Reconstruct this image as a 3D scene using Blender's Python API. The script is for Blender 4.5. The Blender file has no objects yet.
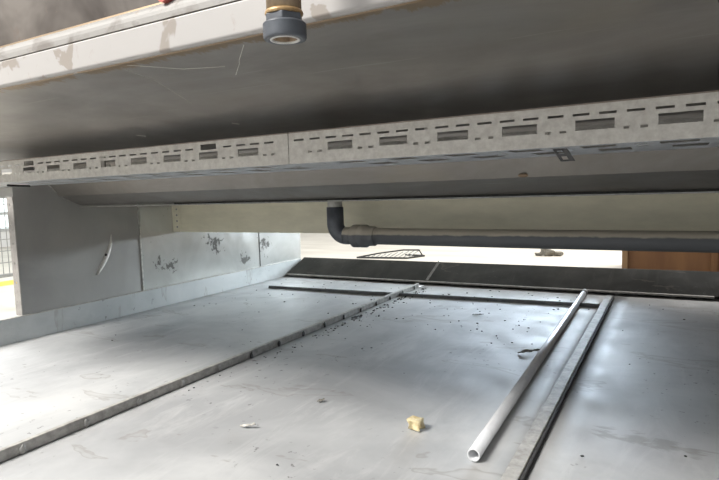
import bpy, bmesh, math, random
from mathutils import Vector, Matrix, noise
random.seed(7)
S = bpy.context.scene
COL = S.collection
PI = math.pi

# ------------------------------------------------------------------ camera
cam = bpy.data.cameras.new('camera')
cam.sensor_width = 36.0
cam.lens = 27.89
cam.clip_start = 0.01
co = bpy.data.objects.new('camera', cam)
COL.objects.link(co)
co.matrix_world = Matrix(((0.873, -0.014, 0.487, 0.0),
                          (0.486, 0.091, -0.869, 0.0),
                          (-0.032, 0.996, 0.086, 0.55),
                          (0, 0, 0, 1)))
S.camera = co

# ------------------------------------------------------------------ light
S.view_settings.view_transform = 'Standard'
S.view_settings.look = 'None'
S.view_settings.gamma = 1.0
S.view_settings.use_curve_mapping = False
S.view_settings.exposure = 0.42
w = bpy.data.worlds.new('hall_ambient')
S.world = w
w.use_nodes = True
w.node_tree.nodes['Background'].inputs[0].default_value = (0.93, 0.96, 1.0, 1)
w.node_tree.nodes['Background'].inputs[1].default_value = 0.58

def area(name, loc, target, sx, sy, power, col):
    l = bpy.data.lights.new(name, 'AREA')
    l.shape = 'RECTANGLE'; l.size = sx; l.size_y = sy
    l.energy = power; l.color = col
    o = bpy.data.objects.new(name, l); COL.objects.link(o)
    o.location = loc
    o.rotation_euler = (Vector(target) - Vector(loc)).to_track_quat('-Z', 'Y').to_euler()
    return o
# ceiling lights of the hall in front of the tank, and roof lights far behind it
hf = area('hall_light_front', (-2.7, -2.25, 3.9), (-1.9, 0.7, 0.0), 2.0, 1.1, 104, (1.0, 0.975, 0.94))
hf.data.spread = math.radians(84)
area('hall_light_back', (1.5, 9.5, 5.0), (0.8, 9.0, -0.35), 5.0, 5.0, 760, (1.0, 0.98, 0.95))
area('hall_light_side', (-6.0, 3.0, 4.5), (-5.5, 2.5, 0.0), 3.0, 3.0, 200, (0.95, 0.98, 1.0))
db = area('fill_back', (-1.7, 7.4, 0.95), (-1.1, 2.0, 0.0), 2.6, 1.1, 8.0, (0.70, 0.84, 1.0))  # unseen low lamp added behind the gap to brighten the tray floor
db.data.spread = math.radians(36)
lr = area('fill_left_gap', (-1.1, 5.0, 0.85), (-2.1, 2.2, 0.12), 1.4, 0.8, 22, (0.80, 0.92, 1.0))  # unseen lamp added close behind the gap to brighten the left sheets
lr.data.spread = math.radians(60)

# ------------------------------------------------------------------ materials
def nodes(name):
    m = bpy.data.materials.new(name); m.use_nodes = True
    nt = m.node_tree
    return m, nt, nt.nodes['Principled BSDF']

def noise_node(nt, scale, detail=6, rough=0.6, stretch=(1, 1, 1), off=(0, 0, 0), dist=0.0):
    tc = nt.nodes.new('ShaderNodeTexCoord')
    mp = nt.nodes.new('ShaderNodeMapping')
    mp.inputs['Scale'].default_value = stretch
    mp.inputs['Location'].default_value = off
    nt.links.new(tc.outputs['Object'], mp.inputs[0])
    n = nt.nodes.new('ShaderNodeTexNoise')
    n.inputs['Scale'].default_value = scale
    n.inputs['Detail'].default_value = detail
    n.inputs['Roughness'].default_value = rough
    n.inputs['Distortion'].default_value = dist
    nt.links.new(mp.outputs[0], n.inputs['Vector'])
    return n

def ramp(nt, src, stops):
    r = nt.nodes.new('ShaderNodeValToRGB')
    els = r.color_ramp.elements
    while len(els) < len(stops): els.new(0.5)
    for e, (p, c) in zip(els, stops):
        e.position = p
        e.color = (c[0], c[1], c[2], 1) if isinstance(c, tuple) else (c, c, c, 1)
    nt.links.new(src, r.inputs[0])
    return r.outputs[0]

def mix(nt, fac, a, b):
    n = nt.nodes.new('ShaderNodeMix'); n.data_type = 'RGBA'
    for sock, v in ((n.inputs[0], fac), (n.inputs[6], a), (n.inputs[7], b)):
        if isinstance(v, tuple): sock.default_value = (v[0], v[1], v[2], 1)
        elif isinstance(v, (int, float)): sock.default_value = v
        else: nt.links.new(v, sock)
    return n.outputs[2]

def bump(nt, bs, src, strength, dist=0.002):
    b = nt.nodes.new('ShaderNodeBump')
    b.inputs['Strength'].default_value = strength
    b.inputs['Distance'].default_value = dist
    nt.links.new(src, b.inputs['Height'])
    nt.links.new(b.outputs[0], bs.inputs['Normal'])

def mathn(nt, op, a, b=None, clamp=False):
    n = nt.nodes.new('ShaderNodeMath'); n.operation = op; n.use_clamp = clamp
    for i, v in enumerate((a, b)):
        if v is None: continue
        if isinstance(v, (int, float)): n.inputs[i].default_value = v
        else: nt.links.new(v, n.inputs[i])
    return n.outputs[0]

def axis(nt, ax):
    tc = nt.nodes.new('ShaderNodeTexCoord')
    s = nt.nodes.new('ShaderNodeSeparateXYZ')
    nt.links.new(tc.outputs['Object'], s.inputs[0])
    return s.outputs[ax]

def simple(name, a, b=None, rough=0.5, metal=0.0, scale=30, bmp=0.0, stretch=(1, 1, 1), lo=0.35, hi=0.65):
    m, nt, bs = nodes(name)
    b = b or tuple(c * 0.7 for c in a)
    n = noise_node(nt, scale, 6, 0.65, stretch)
    nt.links.new(ramp(nt, n.outputs[0], [(lo, b), (hi, a)]), bs.inputs['Base Color'])
    bs.inputs['Roughness'].default_value = rough
    bs.inputs['Metallic'].default_value = metal
    if bmp: bump(nt, bs, n.outputs[0], bmp)
    return m

def sheet_mat(name, base, dark, light, metal, rough, stains=True):
    """worn galvanised / stainless sheet: clouds, wiped streaks, dirt specks"""
    m, nt, bs = nodes(name)
    big = noise_node(nt, 2.2, 5, 0.6, (1, 1, 1), (3, 1, 0), 0.5)
    c = ramp(nt, big.outputs[0], [(0.33, dark), (0.52, base), (0.7, light)])
    st = noise_node(nt, 5.0, 7, 0.7, (2.6, 0.5, 1), (0, 4, 0), 0.8)
    c = mix(nt, ramp(nt, st.outputs[0], [(0.52, 0.0), (0.72, 0.6)]), c, light)
    if stains:
        sp = noise_node(nt, 46, 3, 0.6)
        pm = noise_node(nt, 2.4, 2, 0.5, (1, 1, 1), (5, 2, 1))
        msk = mathn(nt, 'MULTIPLY', ramp(nt, sp.outputs[0], [(0.655, 0.0), (0.70, 1.0)]),
                    ramp(nt, pm.outputs[0], [(0.47, 0.0), (0.58, 0.85)]))
        c = mix(nt, msk, c, (0.13, 0.125, 0.12))
        # dried water mark
        wm = noise_node(nt, 3.2, 4, 0.55, (1, 2.6, 1), (0.4, 0.15, 0), 0.5)
        ring = ramp(nt, wm.outputs[0], [(0.615, 0.0), (0.63, 0.4), (0.66, 0.1), (0.70, 0.0)])
        c = mix(nt, ring, c, (0.22, 0.19, 0.16))
    if name == 'tray_sheet_metal':   # dried brown spill near the front right
        tc = nt.nodes.new('ShaderNodeTexCoord'); tot = None
        for (px_, py_, rr) in ((-0.12, 1.31, 0.06), (-0.06, 1.305, 0.06), (0.0, 1.285, 0.055), (0.05, 1.27, 0.04), (0.13, 1.30, 0.05)):
            d = nt.nodes.new('ShaderNodeVectorMath'); d.operation = 'DISTANCE'
            nt.links.new(tc.outputs['Object'], d.inputs[0]); d.inputs[1].default_value = (px_, py_ - 1.5, 0.35)
            f = mathn(nt, 'SUBTRACT', 1.0, mathn(nt, 'DIVIDE', d.outputs['Value'], rr), True)
            tot = f if tot is None else mathn(nt, 'MAXIMUM', tot, f)
        sn = noise_node(nt, 18, 5, 0.65, (0.6, 1.6, 1), (1, 0, 0), 0.5)
        spill = ramp(nt, mathn(nt, 'ADD', sn.outputs[0], mathn(nt, 'MULTIPLY', tot, 0.35)), [(0.68, 0.0), (0.78, 0.4)])
        c = mix(nt, spill, c, (0.20, 0.175, 0.15))
    nt.links.new(c, bs.inputs['Base Color'])
    r2 = noise_node(nt, 9, 5, 0.6)
    nt.links.new(ramp(nt, r2.outputs[0], [(0.3, rough - 0.07), (0.7, rough + 0.1)]), bs.inputs['Roughness'])
    bs.inputs['Metallic'].default_value = metal
    bump(nt, bs, noise_node(nt, 7, 4, 0.5).outputs[0], 0.25, 0.004)
    return m

M = {}
M['tray'] = sheet_mat('tray_sheet_metal', (0.46, 0.46, 0.455), (0.36, 0.36, 0.36), (0.57, 0.565, 0.55), 0.2, 0.55)
M['rim'] = sheet_mat('tray_rim_metal', (0.43, 0.44, 0.435), (0.34, 0.35, 0.345), (0.50, 0.505, 0.495), 0.2, 0.5)
M['strip'] = simple('seam_strip_metal', (0.50, 0.48, 0.44), (0.30, 0.28, 0.255), 0.6, 0.2, 40, 0.2)
M['strip_grey'] = simple('seam_angle_metal', (0.40, 0.39, 0.37), (0.24, 0.235, 0.22), 0.5, 0.35, 40, 0.2)
M['grime'] = simple('black_grime', (0.05, 0.048, 0.045), (0.02, 0.02, 0.02), 0.8, 0, 80, 0.4)
M['ramp'] = sheet_mat('end_ramp_steel', (0.075, 0.074, 0.066), (0.045, 0.045, 0.04), (0.11, 0.107, 0.096), 0.0, 0.75)
M['ramp'].node_tree.nodes['Principled BSDF'].inputs['Specular IOR Level'].default_value = 0.15
M['panel'] = sheet_mat('side_panel_steel', (0.40, 0.39, 0.37), (0.36, 0.35, 0.335), (0.44, 0.43, 0.41), 0.6, 0.40, False)
M['angle'] = simple('holed_angle_metal', (0.36, 0.34, 0.32), (0.27, 0.255, 0.24), 0.5, 0.3, 50)
M['galv'] = simple('galvanised_tray_metal', (0.60, 0.575, 0.52), (0.46, 0.43, 0.385), 0.48, 0.5, 60, 0.1)
M['galv_b'] = simple('galvanised_tray_underside', (0.50, 0.52, 0.54), (0.36, 0.37, 0.38), 0.45, 0.45, 45, 0.1)
M['tray_edge'] = simple('brownish_rolled_edge', (0.30, 0.24, 0.20), (0.20, 0.16, 0.13), 0.5, 0.3, 40)
M['bracket'] = simple('dark_bracket_metal', (0.10, 0.095, 0.09), (0.05, 0.05, 0.05), 0.5, 0.5, 60)
M['beam'] = simple('beige_beam_paint', (0.78, 0.73, 0.555), (0.67, 0.625, 0.47), 0.55, 0, 12, 0.1, (0.5, 1, 1.6))
M['rubber'] = simple('dark_grey_plastic', (0.105, 0.115, 0.13), (0.07, 0.075, 0.085), 0.42, 0, 30)
M['white_seal'] = simple('pale_seal', (0.72, 0.71, 0.68), (0.5, 0.49, 0.46), 0.5, 0, 60)
M['brass'] = simple('brass_ring', (0.62, 0.43, 0.22), (0.35, 0.21, 0.09), 0.4, 0.4, 60)
M['rust'] = simple('rusty_steel', (0.42, 0.33, 0.22), (0.16, 0.10, 0.06), 0.75, 0.1, 28, 0.5, (1, 1, 0.3))
M['conduit'] = simple('light_grey_conduit', (0.66, 0.67, 0.68), (0.58, 0.585, 0.59), 0.35, 0, 20)
M['foam'] = simple('yellowed_foam', (0.80, 0.72, 0.48), (0.52, 0.40, 0.20), 0.9, 0, 60, 0.6)
M['leaf'] = simple('dry_grey_scrap', (0.26, 0.24, 0.20), (0.13, 0.12, 0.10), 0.8, 0, 60, 0.4)
M['pale_scrap'] = simple('pale_scrap', (0.62, 0.60, 0.55), (0.35, 0.32, 0.27), 0.7, 0, 90, 0.3)
M['wood'] = simple('orange_plywood', (0.20, 0.095, 0.035), (0.14, 0.06, 0.022), 0.6, 0, 5, 0.1, (1, 1, 0.25))
M['batten'] = simple('pale_wood_batten', (0.30, 0.18, 0.09), (0.22, 0.13, 0.06), 0.65, 0, 9, 0.1, (1, 1, 0.2))
M['concrete'] = simple('hall_floor_concrete', (0.66, 0.62, 0.54), (0.50, 0.46, 0.39), 0.55, 0, 1.3, 0.0, (0.6, 2.2, 1))
M['wallp'] = simple('white_hall_wall', (0.80, 0.80, 0.78), (0.72, 0.72, 0.70), 0.7, 0, 2)
M['yellow'] = simple('yellow_floor_paint', (0.85, 0.58, 0.02), (0.70, 0.45, 0.02), 0.5, 0, 8)
M['wood_wall'] = simple('grey_hall_wall', (0.55, 0.55, 0.53), (0.48, 0.48, 0.46), 0.7, 0, 2)
M['mesh'] = simple('grey_wire', (0.34, 0.35, 0.34), (0.25, 0.25, 0.24), 0.5, 0.3, 60)
M['red'] = simple('faded_red_plastic', (0.50, 0.13, 0.10), (0.36, 0.08, 0.07), 0.5, 0, 40)
M['scrape_glint'] = simple('scrape_and_glint', (0.74, 0.72, 0.66), (0.55, 0.53, 0.48), 0.3, 0.5, 60)  # bright metal for scratches and the painted-in highlight on the side panel
M['seam'] = simple('weld_seam_metal', (0.55, 0.54, 0.50), (0.3, 0.29, 0.27), 0.4, 0.5, 60)

# second wall sheet: brighter, shinier, with scuffs
def shiny():
    m, nt, bs = nodes('polished_side_sheet')
    a = noise_node(nt, 3, 4, 0.6, (1, 1, 1), (0, 1, 0), 0.6)
    c = ramp(nt, a.outputs[0], [(0.35, (0.58, 0.58, 0.55)), (0.6, (0.70, 0.70, 0.67))])
    sp = noise_node(nt, 34, 4, 0.7, (1, 1, 0.8), (2, 0, 4), 0.4)
    tc = nt.nodes.new('ShaderNodeTexCoord')
    tot = None
    for (py, pz, rr) in ((2.335, 0.286, 0.11), (2.03, 0.205, 0.07), (1.95, 0.215, 0.06), (2.79, 0.225, 0.09), (2.60, 0.17, 0.07)):
        d = nt.nodes.new('ShaderNodeVectorMath'); d.operation = 'DISTANCE'
        nt.links.new(tc.outputs['Object'], d.inputs[0]); d.inputs[1].default_value = (-0.006, py - 2.2, pz - 0.098)
        f = mathn(nt, 'SUBTRACT', 1.0, mathn(nt, 'DIVIDE', d.outputs['Value'], rr), True)
        tot = f if tot is None else mathn(nt, 'MAXIMUM', tot, f)
    msk = ramp(nt, mathn(nt, 'MULTIPLY_ADD' if False else 'ADD', sp.outputs[0], mathn(nt, 'MULTIPLY', tot, 0.25)), [(0.66, 0.0), (0.70, 0.9)])
    c = mix(nt, msk, c, (0.10, 0.095, 0.09))
    nt.links.new(c, bs.inputs['Base Color'])
    nt.links.new(mathn(nt, 'MULTIPLY', mathn(nt, 'SUBTRACT', 1.0, msk), 0.5), bs.inputs['Metallic'])
    bs.inputs['Roughness'].default_value = 0.25
    bump(nt, bs, noise_node(nt, 4.2, 2, 0.4).outputs[0], 0.5, 0.02)
    return m
M['shiny'] = shiny()

def tank_mat():
    m, nt, bs = nodes('tank_underside_steel')
    a = noise_node(nt, 3.5, 6, 0.65, (0.6, 1.3, 1), (0, 0, 2), 0.8)
    c = ramp(nt, a.outputs[0], [(0.32, (0.235, 0.22, 0.20)), (0.5, (0.285, 0.266, 0.245)), (0.7, (0.35, 0.33, 0.308))])
    # ochre film
    o = noise_node(nt, 2.6, 3, 0.5, (1, 1, 1), (1.7, 3, 0))
    c = mix(nt, ramp(nt, o.outputs[0], [(0.58, 0.0), (0.75, 0.4)]), c, (0.36, 0.31, 0.22))
    # dirt along the front edge, ragged
    y = axis(nt, 1)
    j = noise_node(nt, 34, 5, 0.75, (1.0, 0.35, 1), (0, 0, 0), 0.3)
    e2 = nt.nodes.new('ShaderNodeMath'); e2.operation = 'MULTIPLY_ADD'
    nt.links.new(j.outputs[0], e2.inputs[0]); e2.inputs[1].default_value = 0.085; e2.inputs[2].default_value = 0.592 - 1.6
    lt = mathn(nt, 'SUBTRACT', e2.outputs[0], y)
    msk = ramp(nt, mathn(nt, 'MULTIPLY', lt, 120.0, True), [(0.0, 0.0), (1.0, 0.9)])
    c = mix(nt, msk, c, (0.24, 0.17, 0.10))
    # fine scratches
    s1 = noise_node(nt, 60, 2, 0.5, (0.05, 1.6, 1), (0, 2, 1))
    c = mix(nt, ramp(nt, s1.outputs[0], [(0.70, 0.0), (0.74, 0.25)]), c, (0.5, 0.48, 0.44))
    nt.links.new(c, bs.inputs['Base Color'])
    bs.inputs['Metallic'].default_value = 0.8
    nt.links.new(ramp(nt, noise_node(nt, 8, 5).outputs[0], [(0.3, 0.36), (0.7, 0.48)]), bs.inputs['Roughness'])
    bump(nt, bs, noise_node(nt, 4, 3).outputs[0], 0.15, 0.004)
    return m
M['tank'] = tank_mat()

def front_mat(name, base, blot, dirt, lo, hi, scale=7):
    m, nt, bs = nodes(name)
    a = noise_node(nt, scale, 4, 0.55, (1, 1, 1.4), (0, 0, 3), 0.6)
    c = ramp(nt, a.outputs[0], [(lo, blot), (hi, base)])
    d = noise_node(nt, 30, 6, 0.75, (1, 1, 1), (4, 0, 0), 0.8)
    c = mix(nt, ramp(nt, d.outputs[0], [(0.60, 0.0), (0.70, 0.8)]), c, dirt)
    nt.links.new(c, bs.inputs['Base Color'])
    bs.inputs['Roughness'].default_value = 0.5
    bs.inputs['Metallic'].default_value = 0.1
    bump(nt, bs, a.outputs[0], 0.2, 0.003)
    return m
M['band'] = front_mat('pale_limed_front_rail', (0.36, 0.342, 0.325), (0.255, 0.225, 0.195), (0.31, 0.275, 0.24), 0.40, 0.43, 9)
M['lip'] = front_mat('worn_lip', (0.28, 0.268, 0.25), (0.18, 0.162, 0.145), (0.25, 0.20, 0.16), 0.38, 0.5, 14)
M['front'] = front_mat('stained_tank_front', (0.14, 0.122, 0.105), (0.035, 0.025, 0.018), (0.12, 0.09, 0.07), 0.38, 0.62, 4)

# ------------------------------------------------------------------ helpers
def tag(o, label=None, cat=None, group=None, kind=None):
    if label: o['label'] = label
    if cat: o['category'] = cat
    if group: o['group'] = group
    if kind: o['kind'] = kind
    return o

def thing(name, label, cat, loc=(0, 0, 0), group=None):
    o = bpy.data.objects.new(name, None); COL.objects.link(o)
    o.location = loc; o.empty_display_size = 0.05
    return tag(o, label, cat, group)

def obj(name, bm, mat, parent=None, smooth=False, bevel=0.0, solid=0.0):
    me = bpy.data.meshes.new(name)
    bmesh.ops.recalc_face_normals(bm, faces=bm.faces)
    bm.to_mesh(me); bm.free()
    o = bpy.data.objects.new(name, me); COL.objects.link(o)
    for mm in (mat if isinstance(mat, (list, tuple)) else [mat]): me.materials.append(mm)
    if parent:
        o.parent = parent
        me.transform(Matrix.Translation(-Vector(parent.matrix_basis.translation)))
        if parent.parent: me.transform(Matrix.Translation(-Vector(parent.parent.matrix_basis.translation)))
    if smooth:
        for p in me.polygons: p.use_smooth = True
    if solid:
        s = o.modifiers.new('thick', 'SOLIDIFY'); s.thickness = solid; s.offset = 0
    if bevel:
        b = o.modifiers.new('bevel', 'BEVEL'); b.width = bevel; b.segments = 2; b.limit_method = 'ANGLE'
        b.angle_limit = math.radians(40)
    return o

def box(bm, x0, x1, y0, y1, z0, z1):
    v = [bm.verts.new(p) for p in ((x0, y0, z0), (x1, y0, z0), (x1, y1, z0), (x0, y1, z0),
                                   (x0, y0, z1), (x1, y0, z1), (x1, y1, z1), (x0, y1, z1))]
    for f in ((0, 3, 2, 1), (4, 5, 6, 7), (0, 1, 5, 4), (1, 2, 6, 5), (2, 3, 7, 6), (3, 0, 4, 7)):
        bm.faces.new([v[i] for i in f])
    return bm

def bx(*a):
    return box(bmesh.new(), *a)

def tube(bm, pts, r, n=20, cap=True, inner=None):
    """sweep a circle along points; r number or list; inner radius makes it hollow"""
    pts = [Vector(p) for p in pts]
    rs = r if isinstance(r, (list, tuple)) else [r] * len(pts)
    t0 = (pts[1] - pts[0]).normalized()
    up = Vector((0, 0, 1)) if abs(t0.z) < 0.9 else Vector((1, 0, 0))
    def ringset(rr):
        rings = []; u = (up - t0 * up.dot(t0)).normalized()
        for i, p in enumerate(pts):
            a = pts[max(i - 1, 0)]; b = pts[min(i + 1, len(pts) - 1)]
            t = (b - a).normalized()
            if t.length == 0: t = t0
            u = (u - t * u.dot(t)).normalized(); v = t.cross(u)
            rings.append([bm.verts.new(p + (u * math.cos(2 * PI * k / n) + v * math.sin(2 * PI * k / n)) * rr[i]) for k in range(n)])
        for a, b in zip(rings, rings[1:]):
            for k in range(n):
                bm.faces.new((a[k], a[(k + 1) % n], b[(k + 1) % n], b[k]))
        return rings
    o = ringset(rs)
    if inner is not None:
        ii = ringset([inner] * len(pts))
        for a, b in ((o[0], ii[0]), (o[-1], ii[-1])):
            for k in range(n):
                bm.faces.new((a[k], a[(k + 1) % n], b[(k + 1) % n], b[k]))
    elif cap:
        bm.faces.new(o[0]); bm.faces.new(o[-1])
    return bm

def lathe(bm, prof, cx, cy, n=32):
    """closed (r, z) profile turned round a vertical axis"""
    rings = [[bm.verts.new((cx + r * math.cos(2 * PI * k / n), cy + r * math.sin(2 * PI * k / n), z)) for k in range(n)] for r, z in prof]
    m = len(rings)
    for i in range(m):
        a, b = rings[i], rings[(i + 1) % m]
        for k in range(n):
            bm.faces.new((a[k], a[(k + 1) % n], b[(k + 1) % n], b[k]))
    return bm

def extrude_x(bm, prof, x0, x1, closed=True, nseg=1, caps=True):
    rows = []
    for i in range(nseg + 1):
        x = x0 + (x1 - x0) * i / nseg
        rows.append([bm.verts.new((x, y, z)) for y, z in prof])
    m = len(prof)
    for a, b in zip(rows, rows[1:]):
        for k in range(m if closed else m - 1):
            bm.faces.new((a[k], a[(k + 1) % m], b[(k + 1) % m], b[k]))
    if closed and caps:
        bm.faces.new(rows[0]); bm.faces.new(rows[-1])
    return bm

def perforated(bm, P, u0, u1, v0, v1, holes):
    """flat sheet with real rectangular holes; P(u, v) gives the point"""
    us = sorted({round(u, 5) for u in [u0, u1] + [h[i] for h in holes for i in (0, 1)] if u0 <= u <= u1})
    vs = sorted({round(v, 5) for v in [v0, v1] + [h[i] for h in holes for i in (2, 3)] if v0 <= v <= v1})
    cache = {}
    def vt(i, j):
        if (i, j) not in cache: cache[(i, j)] = bm.verts.new(P(us[i], vs[j]))
        return cache[(i, j)]
    for i in range(len(us) - 1):
        mu = (us[i] + us[i + 1]) / 2
        hs = [h for h in holes if h[0] < mu < h[1]]
        for j in range(len(vs) - 1):
            mv = (vs[j] + vs[j + 1]) / 2
            if any(h[2] < mv < h[3] for h in hs): continue
            bm.faces.new((vt(i, j), vt(i + 1, j), vt(i + 1, j + 1), vt(i, j + 1)))
    return bm

def blob(bm, c, r, sq=(1, 1, 1), seed=0, amp=0.35, sub=2):
    res = bmesh.ops.create_icosphere(bm, subdivisions=sub, radius=1)
    for v in res['verts']:
        d = 1 + amp * noise.noise(v.co * 1.6 + Vector((seed * 7.1, seed, 0)))
        v.co = Vector((v.co.x * sq[0], v.co.y * sq[1], v.co.z * sq[2])) * d * r + Vector(c)
    return bm

# ------------------------------------------------------------------ the hall
HZ = -0.35
def struct(name, bm, m): return tag(obj(name, bm, m), kind='structure')
struct('floor', bx(-14, 10, -6, 20, HZ - 0.1, HZ), M['concrete'])
struct('wall_back', bx(-14, 10, 20, 20.2, HZ, 5.5), M['wallp'])
struct('wall_right', bx(9.4, 9.6, -6, 20, HZ, 5.5), M['wood_wall'])
# unseen steel wall added to darken the right side
hb_ = bx(1.61, 1.64, 0.0, 3.4, HZ, 1.6); box(hb_, 1.61, 1.67, -0.05, -0.001, HZ, 1.6)
struct('shade_wall_right', hb_, M['ramp'])
# left hall wall with a big glazed opening
wl = bmesh.new()
box(wl, -12.2, -12, -6, 2.2, HZ, 5.5); box(wl, -12.2, -12, 9.5, 20, HZ, 5.5)
box(wl, -12.2, -12, 2.2, 9.5, HZ, 0.0); box(wl, -12.2, -12, 2.2, 9.5, 3.4, 5.5)
struct('wall_left', wl, M['wallp'])
m, nt, bs = nodes('daylight_glazing')
bs.inputs['Base Color'].default_value = (0.8, 0.9, 0.9, 1)
bs.inputs['Emission Color'].default_value = (0.86, 0.97, 1.0, 1)
bs.inputs['Emission Strength'].default_value = 1.0
nt.links.new(ramp(nt, noise_node(nt, 1.1, 3, 0.5, (1, 1, 4)).outputs[0],
     [(0.4, (0.62, 0.72, 0.74)), (0.6, (0.95, 1.0, 1.0))]), bs.inputs['Emission Color'])
win = struct('window_1', bx(-12.12, -12.08, 2.2, 9.5, 0.0, 3.4), m)
bars = bmesh.new()
for k in range(11):
    z = 0.0 + k * 0.34
    box(bars, -12.06, -11.98, 2.2, 9.5, z - 0.03, z + 0.03)
for k in range(7):
    y = 2.2 + k * 7.3 / 6
    box(bars, -12.06, -11.97, y - 0.04, y + 0.04, 0.0, 3.4)
o = obj('window_frame', bars, simple('grey_window_frame', (0.55, 0.56, 0.55)), win)

# yellow walkway line on the hall floor
tag(obj('floor_marking', bx(-6.72, -6.36, -2, 6, HZ, HZ + 0.002), M['yellow']),
    'yellow painted line on the hall floor below the wire mesh', 'floor marking')

# wire mesh guard
g = thing('wire_mesh_fence', 'grey wire mesh guard seen through the gap left of the steel side panel', 'fence', (-5, 2.2, HZ))
wm = bmesh.new()
for k in range(52):
    y = 0.95 + k * 0.05
    box(wm, -5.0015, -4.9985, y - 0.003, y + 0.003, -0.06, 1.2)
for k in range(13):
    z = -0.06 + k * 0.1
    box(wm, -5.004, -5.0015, 0.95, 3.5, z - 0.003, z + 0.003)
obj('wire_grid', wm, M['mesh'], g)
obj('bottom_rail', bx(-5.02, -4.98, 0.95, 3.5, -0.085, -0.06), M['mesh'], g)
obj('top_rail', bx(-5.02, -4.98, 0.95, 3.5, 1.14, 1.18), M['mesh'], g)
for y in (0.95, 3.5):
    obj('post', bx(-5.02, -4.98, y - 0.02, y + 0.02, HZ, 1.2), M['mesh'], g)

# orange crate behind
c = thing('plywood_crate', 'orange-brown plywood crate with a pale corner batten behind the tray at right', 'crate', (0.05, 6.4, HZ))
obj('plywood_face', bx(-0.405, 3.2, 6.015, 6.8, HZ + 0.02, 1.0), M['wood'], c)
obj('corner_batten', bx(-0.41, -0.36, 5.98, 6.014, HZ + 0.02, 1.0), M['batten'], c)
obj('middle_batten', bx(0.33, 0.38, 5.98, 6.014, HZ + 0.02, 1.0), M['wood'], c)
for x in (-0.38, 1.4, 3.0):
    obj('skid', bx(x, x + 0.1, 6.02, 6.8, HZ, HZ + 0.02), M['batten'], c)

# wire rack lying on the hall floor
r = thing('wire_rack', 'dark flattened wire rack lying on the hall floor beyond the ramp', 'rack', (-3.3, 6.7, HZ))
fr = bmesh.new()
P = [(-3.72, 6.55, 0.012), (-3.02, 6.65, 0.012), (-2.90, 6.95, 0.012), (-3.2, 7.0, 0.012)]
Q = [(-3.45, 6.7, 0.06), (-3.1, 6.72, 0.11), (-2.93, 6.85, 0.10), (-2.92, 6.92, 0.03)]
tube(fr, [(x, y, HZ + z) for x, y, z in P], 0.012, 6)
tube(fr, [(x, y, HZ + z) for x, y, z in ((-3.72, 6.55, 0.012),) + tuple(Q)], 0.010, 6)
obj('frame', fr, M['grime'], r)
for k in range(12):
    rw = bmesh.new()
    t = k / 11
    a = Vector(P[0]).lerp(Vector(P[1]), t); b = Vector((-3.72, 6.55, 0.012)).lerp(Vector(Q[2]), t)
    tube(rw, [(a.x, a.y, a.z + HZ), (b.x, b.y + 0.04, b.z + HZ)], 0.006, 5)
    obj('cross_wire', rw, M['mesh'], r)

# crumpled glove / rag on the hall floor
bm = bmesh.new()
blob(bm, (-1.38, 7.4, HZ + 0.045), 0.065, (1.2, 0.9, 0.85), 3, 0.7, 3)
blob(bm, (-1.26, 7.4, HZ + 0.03), 0.045, (1.6, 0.7, 0.6), 5, 0.6, 3)
blob(bm, (-1.48, 7.39, HZ + 0.025), 0.035, (1.6, 0.8, 0.6), 8, 0.6, 3)
tag(obj('crumpled_rag', bm, M['leaf'], None, True), 'small crumpled brown rag on the bright hall floor beyond the tray', 'rag')

# ------------------------------------------------------------------ sheet-metal tray
XL = -2.25
t = thing('drip_tray', 'wide grey sheet-metal tray with raised seams spread out under the tank', 'tray', (0, 1.5, HZ))
# each sheet slightly wavy
def sheet(x0, x1, y0, y1, seed):
    bm = bmesh.new(); nx, ny = 14, 40
    g = [[None] * (ny + 1) for _ in range(nx + 1)]
    for i in range(nx + 1):
        for j in range(ny + 1):
            u, v = i / nx, j / ny
            x = x0 + (x1 - x0) * u; y = y0 + (y1 - y0) * v
            e = min(1, 6 * min(u, 1 - u)) * min(1, 8 * min(v, 1 - v))
            z = 0.004 * e * noise.noise(Vector((x * 1.8, y * 1.3, seed)))
            g[i][j] = (bm.verts.new((x, y, z)))
    for i in range(nx):
        for j in range(ny):
            bm.faces.new((g[i][j], g[i + 1][j], g[i + 1][j + 1], g[i][j + 1]))
    return bm
for k, (x0, x1) in enumerate(((XL, -1.236), (-1.236, -0.236), (-0.236, 0.78), (0.78, 1.6))):
    s = obj('base_sheet', sheet(x0, x1, -0.9, 3.16, k * 3.3), M['tray'], t, True, 0, 0.003)
for x in (-2.2, -1.2, -0.2, 0.8, 1.5):
    for y in (-0.7, 1.2, 3.0):
        obj('leg', bx(x - 0.03, x + 0.03, y - 0.03, y + 0.03, HZ, -0.004), M['strip_grey'], t)
# side rim: upstand with small flat lip
obj('side_rim', extrude_x(bmesh.new(), [(0, 0)], 0, 1, False) if False else bx(XL, XL + 0.003, -0.9, 3.17, 0.0, 0.098), M['rim'], t)
obj('rim_lip', bx(XL - 0.022, XL + 0.004, -0.9, 3.17, 0.098, 0.101), M['strip'], t)
# standing seam with tack welds
s1 = obj('seam_angle', bx(-1.240, -1.233, -0.9, 2.87, 0.0015, 0.025), M['strip_grey'], t, False, 0.001)
obj('seam_edge', bx(-1.246, -1.234, -0.9, 2.87, 0.025, 0.027), M['strip'], t)
for k in range(24):
    y = -0.72 + k * 0.153
    if y > 2.82: break
    b = bmesh.new()
    blob(b, (-1.2315, y + 0.003, 0.010), 0.010, (0.22, 0.75, 1.2), k, 0.6, 2)
    obj('tack_weld', b, M['grime'] if y > 1.35 else M['strip_grey'], t, True)
# wide flat seam cover with step on its right
obj('seam_cover', bx(-0.268, -0.238, -0.9, 2.90, 0.0015, 0.014), M['strip'], t, False, 0.002)
obj('dark_side_strip', bx(-0.238, -0.2315, -0.9, 2.90, 0.0015, 0.011), M['grime'], t)  # black strip along the right side of the seam cover
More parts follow.
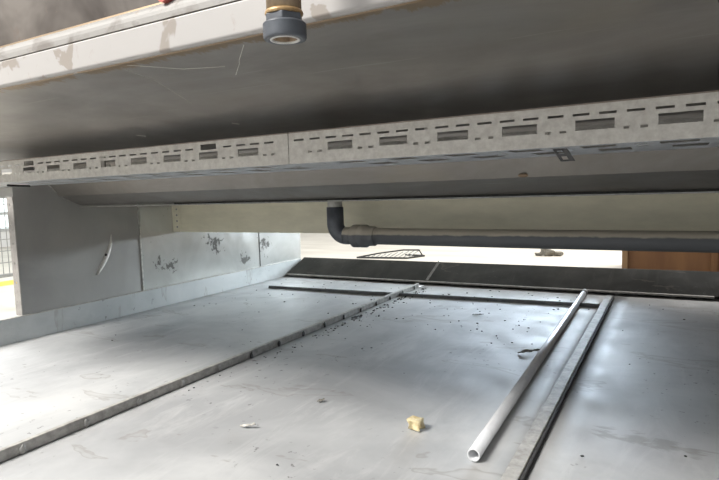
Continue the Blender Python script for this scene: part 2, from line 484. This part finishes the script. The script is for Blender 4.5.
# low dark strip put in for a shadow stripe near the far end
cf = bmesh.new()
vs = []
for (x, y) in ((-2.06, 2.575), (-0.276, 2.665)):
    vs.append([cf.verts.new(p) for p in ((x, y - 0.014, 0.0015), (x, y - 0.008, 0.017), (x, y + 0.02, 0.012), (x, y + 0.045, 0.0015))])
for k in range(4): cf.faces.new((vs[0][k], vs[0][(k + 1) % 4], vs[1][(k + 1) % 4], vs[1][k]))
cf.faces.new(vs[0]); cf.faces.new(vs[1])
obj('shadow_strip', cf, simple('shadow_strip_dark', (0.22, 0.225, 0.23), (0.14, 0.14, 0.145), 0.6, 0.1, 30), t)
# sloping end plate
er = bmesh.new()
extrude_x(er, [(2.985, 0.022), (3.19, 0.106), (3.19, 0.102), (2.988, 0.018)], -2.235, 1.6)
e = obj('end_ramp', er, M['ramp'], t)
lp = bmesh.new()
extrude_x(lp, [(2.975, 0.012), (2.975, 0.0195), (2.987, 0.0225), (2.99, 0.012)], -2.235, 0.18)
obj('ramp_lip', lp, M['strip'], e)
for x in (-1.235,):
    rb = bmesh.new()
    vs = []
    for (y, z) in ((2.99, 0.026), (3.185, 0.106)):
        vs.append([rb.verts.new(p) for p in ((x - 0.008, y, z), (x + 0.008, y, z), (x + 0.008, y, z - 0.008), (x - 0.008, y, z - 0.008))])
    for k in range(4): rb.faces.new((vs[0][k], vs[0][(k + 1) % 4], vs[1][(k + 1) % 4], vs[1][k]))
    rb.faces.new(vs[0]); rb.faces.new(vs[1])
    obj('ramp_rib', rb, M['strip_grey'], e)
    b = bmesh.new(); blob(b, (x, 3.188, 0.108), 0.007, (1, 1, 0.8), 1, 0.2, 2)
    obj('rivet', b, M['white_seal'], e)
obj('end_upstand', bx(-2.235, 1.6, 3.19, 3.193, 0.0, 0.106), M['ramp'], t)

# ------------------------------------------------------------------ left steel side panel
p = thing('side_panel', 'tall steel side panel standing along the left rim of the tray', 'panel', (XL, 2.2, 0.098))
PX = XL - 0.006
def plate(y0, y1, z0=0.1015, z1=0.60): return bx(PX - 0.002, PX, y0, y1, z0, z1)
pb = bmesh.new()
box(pb, PX - 0.002, PX, 1.255, 1.304, 0.1015, 0.612)
box(pb, PX - 0.002, PX, 1.304, 1.84, 0.1015, 0.74)
obj('near_sheet', pb, M['panel'], p)
obj('middle_sheet', plate(1.842, 2.735), M['shiny'], p)
obj('far_sheet', plate(2.737, 3.18), M['shiny'], p)
obj('sheet_joint', bx(PX, PX + 0.004, 1.836, 1.844, 0.1015, 0.512), M['seam'], p)
obj('sheet_joint', bx(PX, PX + 0.002, 2.733, 2.738, 0.1015, 0.512), M['grime'], p)
# front angle, pierced
holes = []
for k in range(6):
    z = 0.15 + k * 0.078
    holes.append((PX - 0.023, PX - 0.017, z, z + 0.008))
an = bmesh.new()
perforated(an, lambda u, v: (u, 1.252, v), PX - 0.040, PX + 0.002, 0.10, 0.575, holes)
obj('holed_angle', an, M['angle'], p, False, 0, 0.002)
obj('top_bar', bx(PX - 0.75, PX - 0.003, 1.258, 1.285, 0.572, 0.612), M['panel'], p)
obj('upper_plate', bx(PX - 0.75, PX - 0.003, 1.306, 1.310, 0.58, 0.80), M['panel'], p)
# crescent glint on the near sheet, painted in as a pale raised strip
cr = bmesh.new(); N = 14; rows = []
for i in range(N + 1):
    s = i / N
    z = 0.215 + 0.175 * s
    yc = 1.60 + 0.085 * s ** 0.65 if False else 1.595 + 0.085 * math.sin(s * PI / 2)
    wd = 0.016 * math.sin(PI * min(1, s * 0.95 + 0.05)) ** 0.6 * (1.15 - 0.8 * s) + 0.001
    rows.append([cr.verts.new((PX + 0.0003, yc - wd, z)), cr.verts.new((PX + 0.005, yc, z)), cr.verts.new((PX + 0.0003, yc + wd, z))])
for a, b in zip(rows, rows[1:]):
    for k in (0, 1): cr.faces.new((a[k], a[k + 1], b[k + 1], b[k]))
obj('dent_glint', cr, M['scrape_glint'], p, True)
b = bmesh.new(); blob(b, (PX + 0.003, 1.645, 0.30), 0.006, (0.5, 1, 1), 2, 0.3)
obj('rivet', b, M['grime'], p)

# ------------------------------------------------------------------ beige cross beam
bmn = thing('support_beam', 'long beige painted steel beam running crosswise behind the drain pipe', 'beam', (0, 2.09, 0.371))
obj('web', extrude_x(bmesh.new(), [(2.05, 0.374), (2.05, 0.511), (2.13, 0.511), (2.13, 0.505), (2.056, 0.505), (2.056, 0.380), (2.13, 0.380), (2.13, 0.374)], XL - 0.0058, 1.6), M['beam'], bmn, False, 0.001)
for z in (0.40, 0.43, 0.46, 0.49):
    b = bmesh.new(); tube(b, [(XL + 0.03, 2.05, z), (XL + 0.03, 2.045, z)], 0.005, 8)
    obj('bolt', b, M['strip_grey'], bmn)
obj('end_plate', bx(XL + 0.003, XL + 0.05, 2.047, 2.0495, 0.374, 0.511), M['beam'], bmn)

# ------------------------------------------------------------------ tank
TX0, TX1 = XL + 0.002, 1.6
tk = thing('steel_tank', 'large stained stainless tank overhead with a pale limed front rail', 'tank', (0, 1.6, 0.52))
prof = [(0.615, 0.767), (1.34, 0.690), (1.44, 0.573), (1.53, 0.531), (3.6, 0.524), (3.6, 1.6), (0.64, 1.6), (0.64, 0.85), (0.615, 0.845)]
obj('tank_body', extrude_x(bmesh.new(), prof, TX0, TX1), M['tank'], tk, False, 0.004)
obj('front_wall', bx(TX0, TX1, 0.632, 0.6385, 0.84, 1.6), M['front'], tk)
fb = bmesh.new()
extrude_x(fb, [(0.597, 0.767), (0.602, 0.764), (0.614, 0.767), (0.614, 0.812), (0.597, 0.809)], TX0, TX1)
obj('front_rail', fb, M['band'], tk, False, 0.002)
fl = bmesh.new()
pr = [(0.614, 0.8135), (0.603, 0.8135)] + [(0.603 + 0.024 * (1 - math.cos(a)), 0.822 + 0.022 * math.sin(a)) for a in [PI / 2 * k / 6 for k in range(7)]] + [(0.631, 0.846), (0.631, 0.8135)]
extrude_x(fl, pr, TX0, TX1)
obj('rolled_lip', fl, M['lip'], tk)
obj('rear_lip', bx(TX0, TX1, 1.527, 1.545, 0.5215, 0.5245), M['strip_grey'], tk)
obj('slit_blocker', bx(TX0, TX1, 2.06, 2.12, 0.5105, 0.5285), M['grime'], tk)  # dark strip added to block the bright slit above the beam
ed = bmesh.new(); tube(ed, [(TX0 + 0.001, 1.34, 0.688), (TX0 + 0.001, 1.385, 0.634), (TX0 + 0.001, 1.44, 0.571), (TX0 + 0.001, 1.50, 0.543)], 0.0025, 6)
obj('end_weld', ed, M['seam'], tk)
rc = bmesh.new(); tube(rc, [(-0.662, 0.596, 0.842), (-0.662, 0.62, 0.842)], 0.012, 14)
obj('plug', tube(bmesh.new(), [(-0.655, 0.600, 0.8465), (-0.655, 0.63, 0.8465)], 0.010, 14), M['red'], tk); rc.free()
# wear spot
b = bmesh.new(); blob(b, (-0.325, 1.43, 0.578), 0.010, (1.3, 0.25, 0.5), 4, 0.3)
obj('rust_spot', b, M['rust'], tk)

for pts in (((-0.536, 0.637), (-0.587, 0.685), (-0.60, 0.70), (-0.645, 0.742)), ((-0.79, 0.63), (-0.80, 0.71), (-0.86, 0.85)),
            ((-1.261, 1.038), (-1.249, 1.06)), ((-0.914, 1.029), (-0.905, 1.045)), ((-0.77, 0.625), (-0.70, 0.68), (-0.63, 0.70))):
    sc = bmesh.new(); zz = lambda y: 0.767 - 0.1062 * (y - 0.615)
    tube(sc, [(x, y, zz(y)) for x, y in pts], 0.0006 if len(pts) > 2 else 0.0018, 6)
    obj('scratch', sc, M['scrape_glint'] if len(pts) != 3 else M['galv'], tk)
# outlet with union nut hanging in front of the tank
FX, FY = -0.3780, 0.52
u = thing('pipe_union', 'rusty pipe stub with a dark ribbed union nut hanging before the pale front rail', 'pipe fitting', (FX, FY, 0.722))
obj('stub_pipe', tube(bmesh.new(), [(FX, FY, 0.752), (FX, FY, 1.0), (FX, FY + 0.02, 1.03), (FX, 0.6315, 1.03)], 0.0195, 24), M['rust'], u, True)
obj('brass_ring', lathe(bmesh.new(), [(0.014, 0.7475), (0.0205, 0.7475), (0.0215, 0.7495), (0.0205, 0.752), (0.014, 0.752)], FX, FY), M['brass'], u, True)
obj('hexagon_collar', tube(bmesh.new(), [(FX, FY, 0.7395), (FX, FY, 0.7475)], 0.0218, 6, inner=0.013), M['rubber'], u, False, 0.001)
pn = [(0.016, 0.7395), (0.0222, 0.7395), (0.0240, 0.7380)]
for k in range(5):
    z = 0.7365 - k * 0.0026
    pn += [(0.0244, z), (0.0237, z - 0.0012)]
pn += [(0.0242, 0.7235), (0.0232, 0.7215), (0.0168, 0.7215)]
obj('union_nut', lathe(bmesh.new(), pn, FX, FY, 40), M['rubber'], u, True)
obj('seal_ring', lathe(bmesh.new(), [(0.0142, 0.7208), (0.0167, 0.7208), (0.0167, 0.738), (0.0142, 0.738)], FX, FY), M['white_seal'], u, True)
obj('inner_pipe', lathe(bmesh.new(), [(0.0105, 0.7225), (0.0140, 0.7225), (0.0140, 0.746), (0.0105, 0.746)], FX, FY), M['rust'], u, True)

# ------------------------------------------------------------------ perforated cable tray
ct = thing('cable_tray', 'long perforated galvanised cable tray hung crosswise below the tank', 'cable tray', (0, 1.15, 0.615))
PITCH = 0.1222
CX0, CX1 = -2.4, 0.62
def section(x0, x1):
    hs = []; hb = []
    k0 = math.ceil((x0 + 0.263) / PITCH)
    k = k0 - 1
    while True:
        a = -0.263 + k * PITCH
        if a > x1: break
        def add(lst, u0, u1, v0, v1):
            if u0 > x0 + 0.003 and u1 < x1 - 0.003: lst.append((u0, u1, v0, v1))
        add(hs, a, a + 0.060, 0.0245, 0.0415)
        if k in (-6, -12): add(hs, a + 0.006, a + 0.056, 0.0465, 0.060)
        add(hs, a + 0.073, a + 0.083, 0.0215, 0.0265)
        add(hs, a + 0.097, a + 0.108, 0.0215, 0.0265)
        for q in range(3):
            s = a - 0.004 + q * PITCH / 3
            if k in (-6, -12) and q < 2: continue
            add(hs, s, s + 0.026, 0.0485, 0.0525)
        for (v0, v1) in ((0.022, 0.085), (0.135, 0.215)):
            add(hb, a + 0.002 + (0.018 if v0 == 0.135 else 0), a + 0.058 + (0.018 if v0 == 0.135 else 0), v0, v1)
        for v in (0.03, 0.09):
            add(hb, a + 0.086, a + 0.106, v, v + 0.02)
        k += 1
    return hs, hb
for x0, x1 in ((CX0, -0.731), (-0.729, CX1)):
    hs, hb = section(x0, x1)
    sd = bmesh.new(); perforated(sd, lambda a, b: (a, 1.0, 0.615 + b), x0, x1, 0.0, 0.066, hs)
    obj('front_side', sd, M['galv'], ct, False, 0, 0.0016)
    bo = bmesh.new(); perforated(bo, lambda a, b: (a, 1.0 + b, 0.615), x0, x1, 0.001, 0.30, hb)
    obj('bottom', bo, M['galv_b'], ct, False, 0, 0.0008)
    rs = bmesh.new(); perforated(rs, lambda a, b: (a, 1.30, 0.615 + b), x0, x1, 0.0, 0.060, hs)
    obj('rear_side', rs, M['galv'], ct, False, 0, 0.0016)
    obj('rolled_edge', bx(x0, x1, 1.0, 1.012, 0.681, 0.6835), M['tray_edge'], ct)
for x in (-1.7, -0.5, 0.4):
    obj('hanger', bx(x - 0.015, x + 0.015, 1.25, 1.254, 0.616, 0.699), M['galv'], ct)
# small dark bracket under it
bk = bmesh.new()
perforated(bk, lambda a, b: (a + 0.022 - 0.62 * b, 1.035, 0.6135 + b), -0.205, -0.181, -0.022, 0.0,
           [(-0.2005, -0.191, -0.009, -0.003), (-0.1995, -0.190, -0.019, -0.013)])
tag(obj('mounting_bracket', bk, M['bracket'], None, False, 0, 0.003), 'small dark bracket with two holes hanging from the cable tray', 'bracket')
rd = bmesh.new(); tube(rd, [(-1.985, 1.09, 0.6105), (-2.08, 1.22, 0.6105)], 0.0035, 8)
tag(obj('steel_rod', rd, M['grime'], None, True), 'thin black rod fixed under the left end of the cable tray', 'rod')

# ------------------------------------------------------------------ drain pipe
EX, PY, PZ = -1.160, 1.88, 0.379
d = thing('drain_pipe', 'dusty dark grey plastic drain pipe with an elbow under the tank', 'pipe', (EX, PY, PZ))
def dusty():
    m, nt, bs = nodes('dusty_grey_pipe')
    g = nt.nodes.new('ShaderNodeNewGeometry'); sx = nt.nodes.new('ShaderNodeSeparateXYZ')
    z = axis(nt, 2)
    j = noise_node(nt, 28, 5, 0.7, (0.6, 1, 1))
    h = nt.nodes.new('ShaderNodeMath'); h.operation = 'MULTIPLY_ADD'
    nt.links.new(j.outputs[0], h.inputs[0]); h.inputs[1].default_value = 0.014; nt.links.new(z, h.inputs[2])
    # the settled dust lies on the upper half only
    fac = ramp(nt, mathn(nt, 'MULTIPLY_ADD', h.outputs[0], 40.0), [(0.0, 0.0), (0.0, 0.0)]) if False else None
    n2 = nt.nodes.new('ShaderNodeMapRange')
    nt.links.new(h.outputs[0], n2.inputs[0])
    n2.inputs[1].default_value = 0.0125; n2.inputs[2].default_value = 0.0175
    c = mix(nt, n2.outputs[0], (0.115, 0.12, 0.125), (0.50, 0.45, 0.36))
    nt.links.new(c, bs.inputs['Base Color'])
    bs.inputs['Roughness'].default_value = 0.55
    return m
M['dusty'] = dusty()
rad = 0.0335
el = [(EX, PY, 0.493), (EX, PY, 0.43)]
R_ = 0.048
for k in range(9):
    a = PI / 2 * k / 8
    el.append((EX + R_ * (1 - math.cos(a)), PY, PZ + R_ - R_ * math.sin(a)))
el.append((EX + 0.085, PY, PZ))
vbm = tube(bmesh.new(), el, rad, 28)
obj('elbow', vbm, M['rubber'], d, True)
obj('elbow_dust', tube(bmesh.new(), [(EX + 0.045, PY, PZ + 0.0008), (EX + 0.09, PY, PZ + 0.0008)], rad + 0.0006, 28), M['dusty'], d, True)
obj('spigot', tube(bmesh.new(), [(EX, PY, 0.49), (EX, PY, 0.5205)], 0.029, 28), M['white_seal'] if False else simple('grey_spigot', (0.50, 0.49, 0.45)), d, True)
cl = bmesh.new()
prof_r = [(0.0, 0.040), (0.004, 0.0445), (0.026, 0.0445), (0.030, 0.0405), (0.034, 0.0405), (0.037, 0.0445), (0.060, 0.044), (0.064, 0.038), (0.094, 0.0375), (0.10, 0.034)]
tube(cl, [(EX + 0.080 + a, PY, PZ) for a, r0 in prof_r], [r0 for a, r0 in prof_r], 32)
obj('coupling', cl, M['dusty'], d, True)
obj('straight_pipe', tube(bmesh.new(), [(EX + 0.17, PY, PZ), (-0.5, PY, PZ - 0.003), (1.5, PY, PZ - 0.008)], 0.0315, 28), M['dusty'], d, True)

# ------------------------------------------------------------------ loose conduit on the tray
a = Vector((-0.339, 1.045, 0.0155)); b_ = Vector((-0.369, 2.90, 0.0155))
k_ = thing('plastic_conduit', 'loose light grey plastic conduit lying lengthwise on the tray', 'conduit', (a.x, a.y, 0.002))
tb = bmesh.new(); tube(tb, [a, a.lerp(b_, 0.5), b_], 0.0135, 28, inner=0.0105)
obj('tube', tb, M['conduit'], k_, True)
tb = bmesh.new(); tube(tb, [b_ + Vector((0, -0.03, 0)), b_ + Vector((0, 0.05, 0))], 0.0105, 16); tube(tb, [b_ + Vector((0, -0.004, 0)), b_ + Vector((0, 0.016, 0))], 0.0139, 20)
obj('dark_end_plug', tb, M['grime'], k_, True)
tb = bmesh.new(); tube(tb, [b_ + Vector((-0.0005, 0.015, 0.0)), b_ + Vector((-0.001, 0.055, 0.0))], 0.0137, 20)
obj('end_cap', tb, M['conduit'], k_, True)

# ------------------------------------------------------------------ small litter
fm = bmesh.new()
box(fm, -0.522, -0.492, 1.128, 1.156, 0.003, 0.026)
bmesh.ops.subdivide_edges(fm, edges=fm.edges[:], cuts=4, use_grid_fill=True)
for v in fm.verts:
    v.co += Vector((noise.noise(v.co * 60), noise.noise(v.co * 60 + Vector((9, 0, 0))), 0.6 * noise.noise(v.co * 55 + Vector((0, 9, 0))))) * 0.009
    v.co.z = max(v.co.z, 0.003)
tag(obj('foam_crumb', fm, M['foam'], None, True), 'yellowed chunk of foam on the tray left of the conduit end', 'foam chunk')

def scrap(name, x, y, l, wdt, ang, mat, label, seed, zc=0.006):
    bm = bmesh.new(); n, m2 = 9, 4; g = []
    for i in range(n + 1):
        row = []
        s = i / n
        ww = wdt * (math.sin(PI * s) ** 0.6 * (0.7 + 0.5 * noise.noise(Vector((s * 5, seed, 0)))) + 0.05)
        for j in range(m2 + 1):
            q = (j / m2 - 0.5) * ww; e_ = (s - 0.5) * l
            xx = x + e_ * math.cos(ang) - q * math.sin(ang); yy = y + e_ * math.sin(ang) + q * math.cos(ang)
            zz = 0.0045 + zc * abs(noise.noise(Vector((s * 4, j * 0.7, seed)))) + zc * 0.6 * s
            row.append(bm.verts.new((xx, yy, zz)))
        g.append(row)
    for i in range(n):
        for j in range(m2): bm.faces.new((g[i][j], g[i + 1][j], g[i + 1][j + 1], g[i][j + 1]))
    return tag(obj(name, bm, mat, None, True, 0, 0.0008), label, 'litter')
scrap('dry_leaf', -0.40, 1.83, 0.075, 0.022, 0.5, M['leaf'], 'curled dry leaf touching the left side of the grey conduit', 1, 0.014)
scrap('metal_shaving', -0.866, 0.977, 0.04, 0.014, 0.3, M['pale_scrap'], 'small pale curled shaving on the tray front between seam and foam', 2, 0.01)
scrap('dark_scrap', -0.797, 1.187, 0.022, 0.016, 0.9, M['leaf'], 'little dark scrap lying alone midway on the tray front', 3)
scrap('dark_scrap', -0.72, 2.311, 0.05, 0.02, 0.2, M['grime'], 'black scrap on the tray near the painted shadow stripe', 4)
scrap('dark_scrap', -1.19, 2.08, 0.06, 0.025, 1.1, M['grime'], 'black scrap lying against the standing seam', 5)
# crumbs and specks: uncountable
cb = bmesh.new()
rnd = random.Random(3)
for k in range(330):
    z = rnd.random()
    if z < 0.45: x = -1.2 + abs(rnd.gauss(0, 0.03)); y = 0.9 + 1.95 * rnd.random() ** 0.5
    elif z < 0.8: x = rnd.uniform(-1.2, -0.3); y = rnd.uniform(1.9, 2.9)
    elif z < 0.9: x = rnd.uniform(-2.2, -1.3); y = rnd.uniform(2.0, 2.9)
    else: x = rnd.uniform(-2.1, 0.2); y = rnd.uniform(0.8, 2.8)
    s = rnd.uniform(0.001, 0.002 + 0.001 * y)
    if -0.39 < x < -0.31: continue
    blob(cb, (x, y, 0.0035), s, (1.3, 1.3, 0.5), k, 0.5, 1)
tag(obj('dirt_crumbs', cb, M['grime']), 'dark dirt crumbs scattered over the tray and along its seam', 'dirt', kind='stuff')
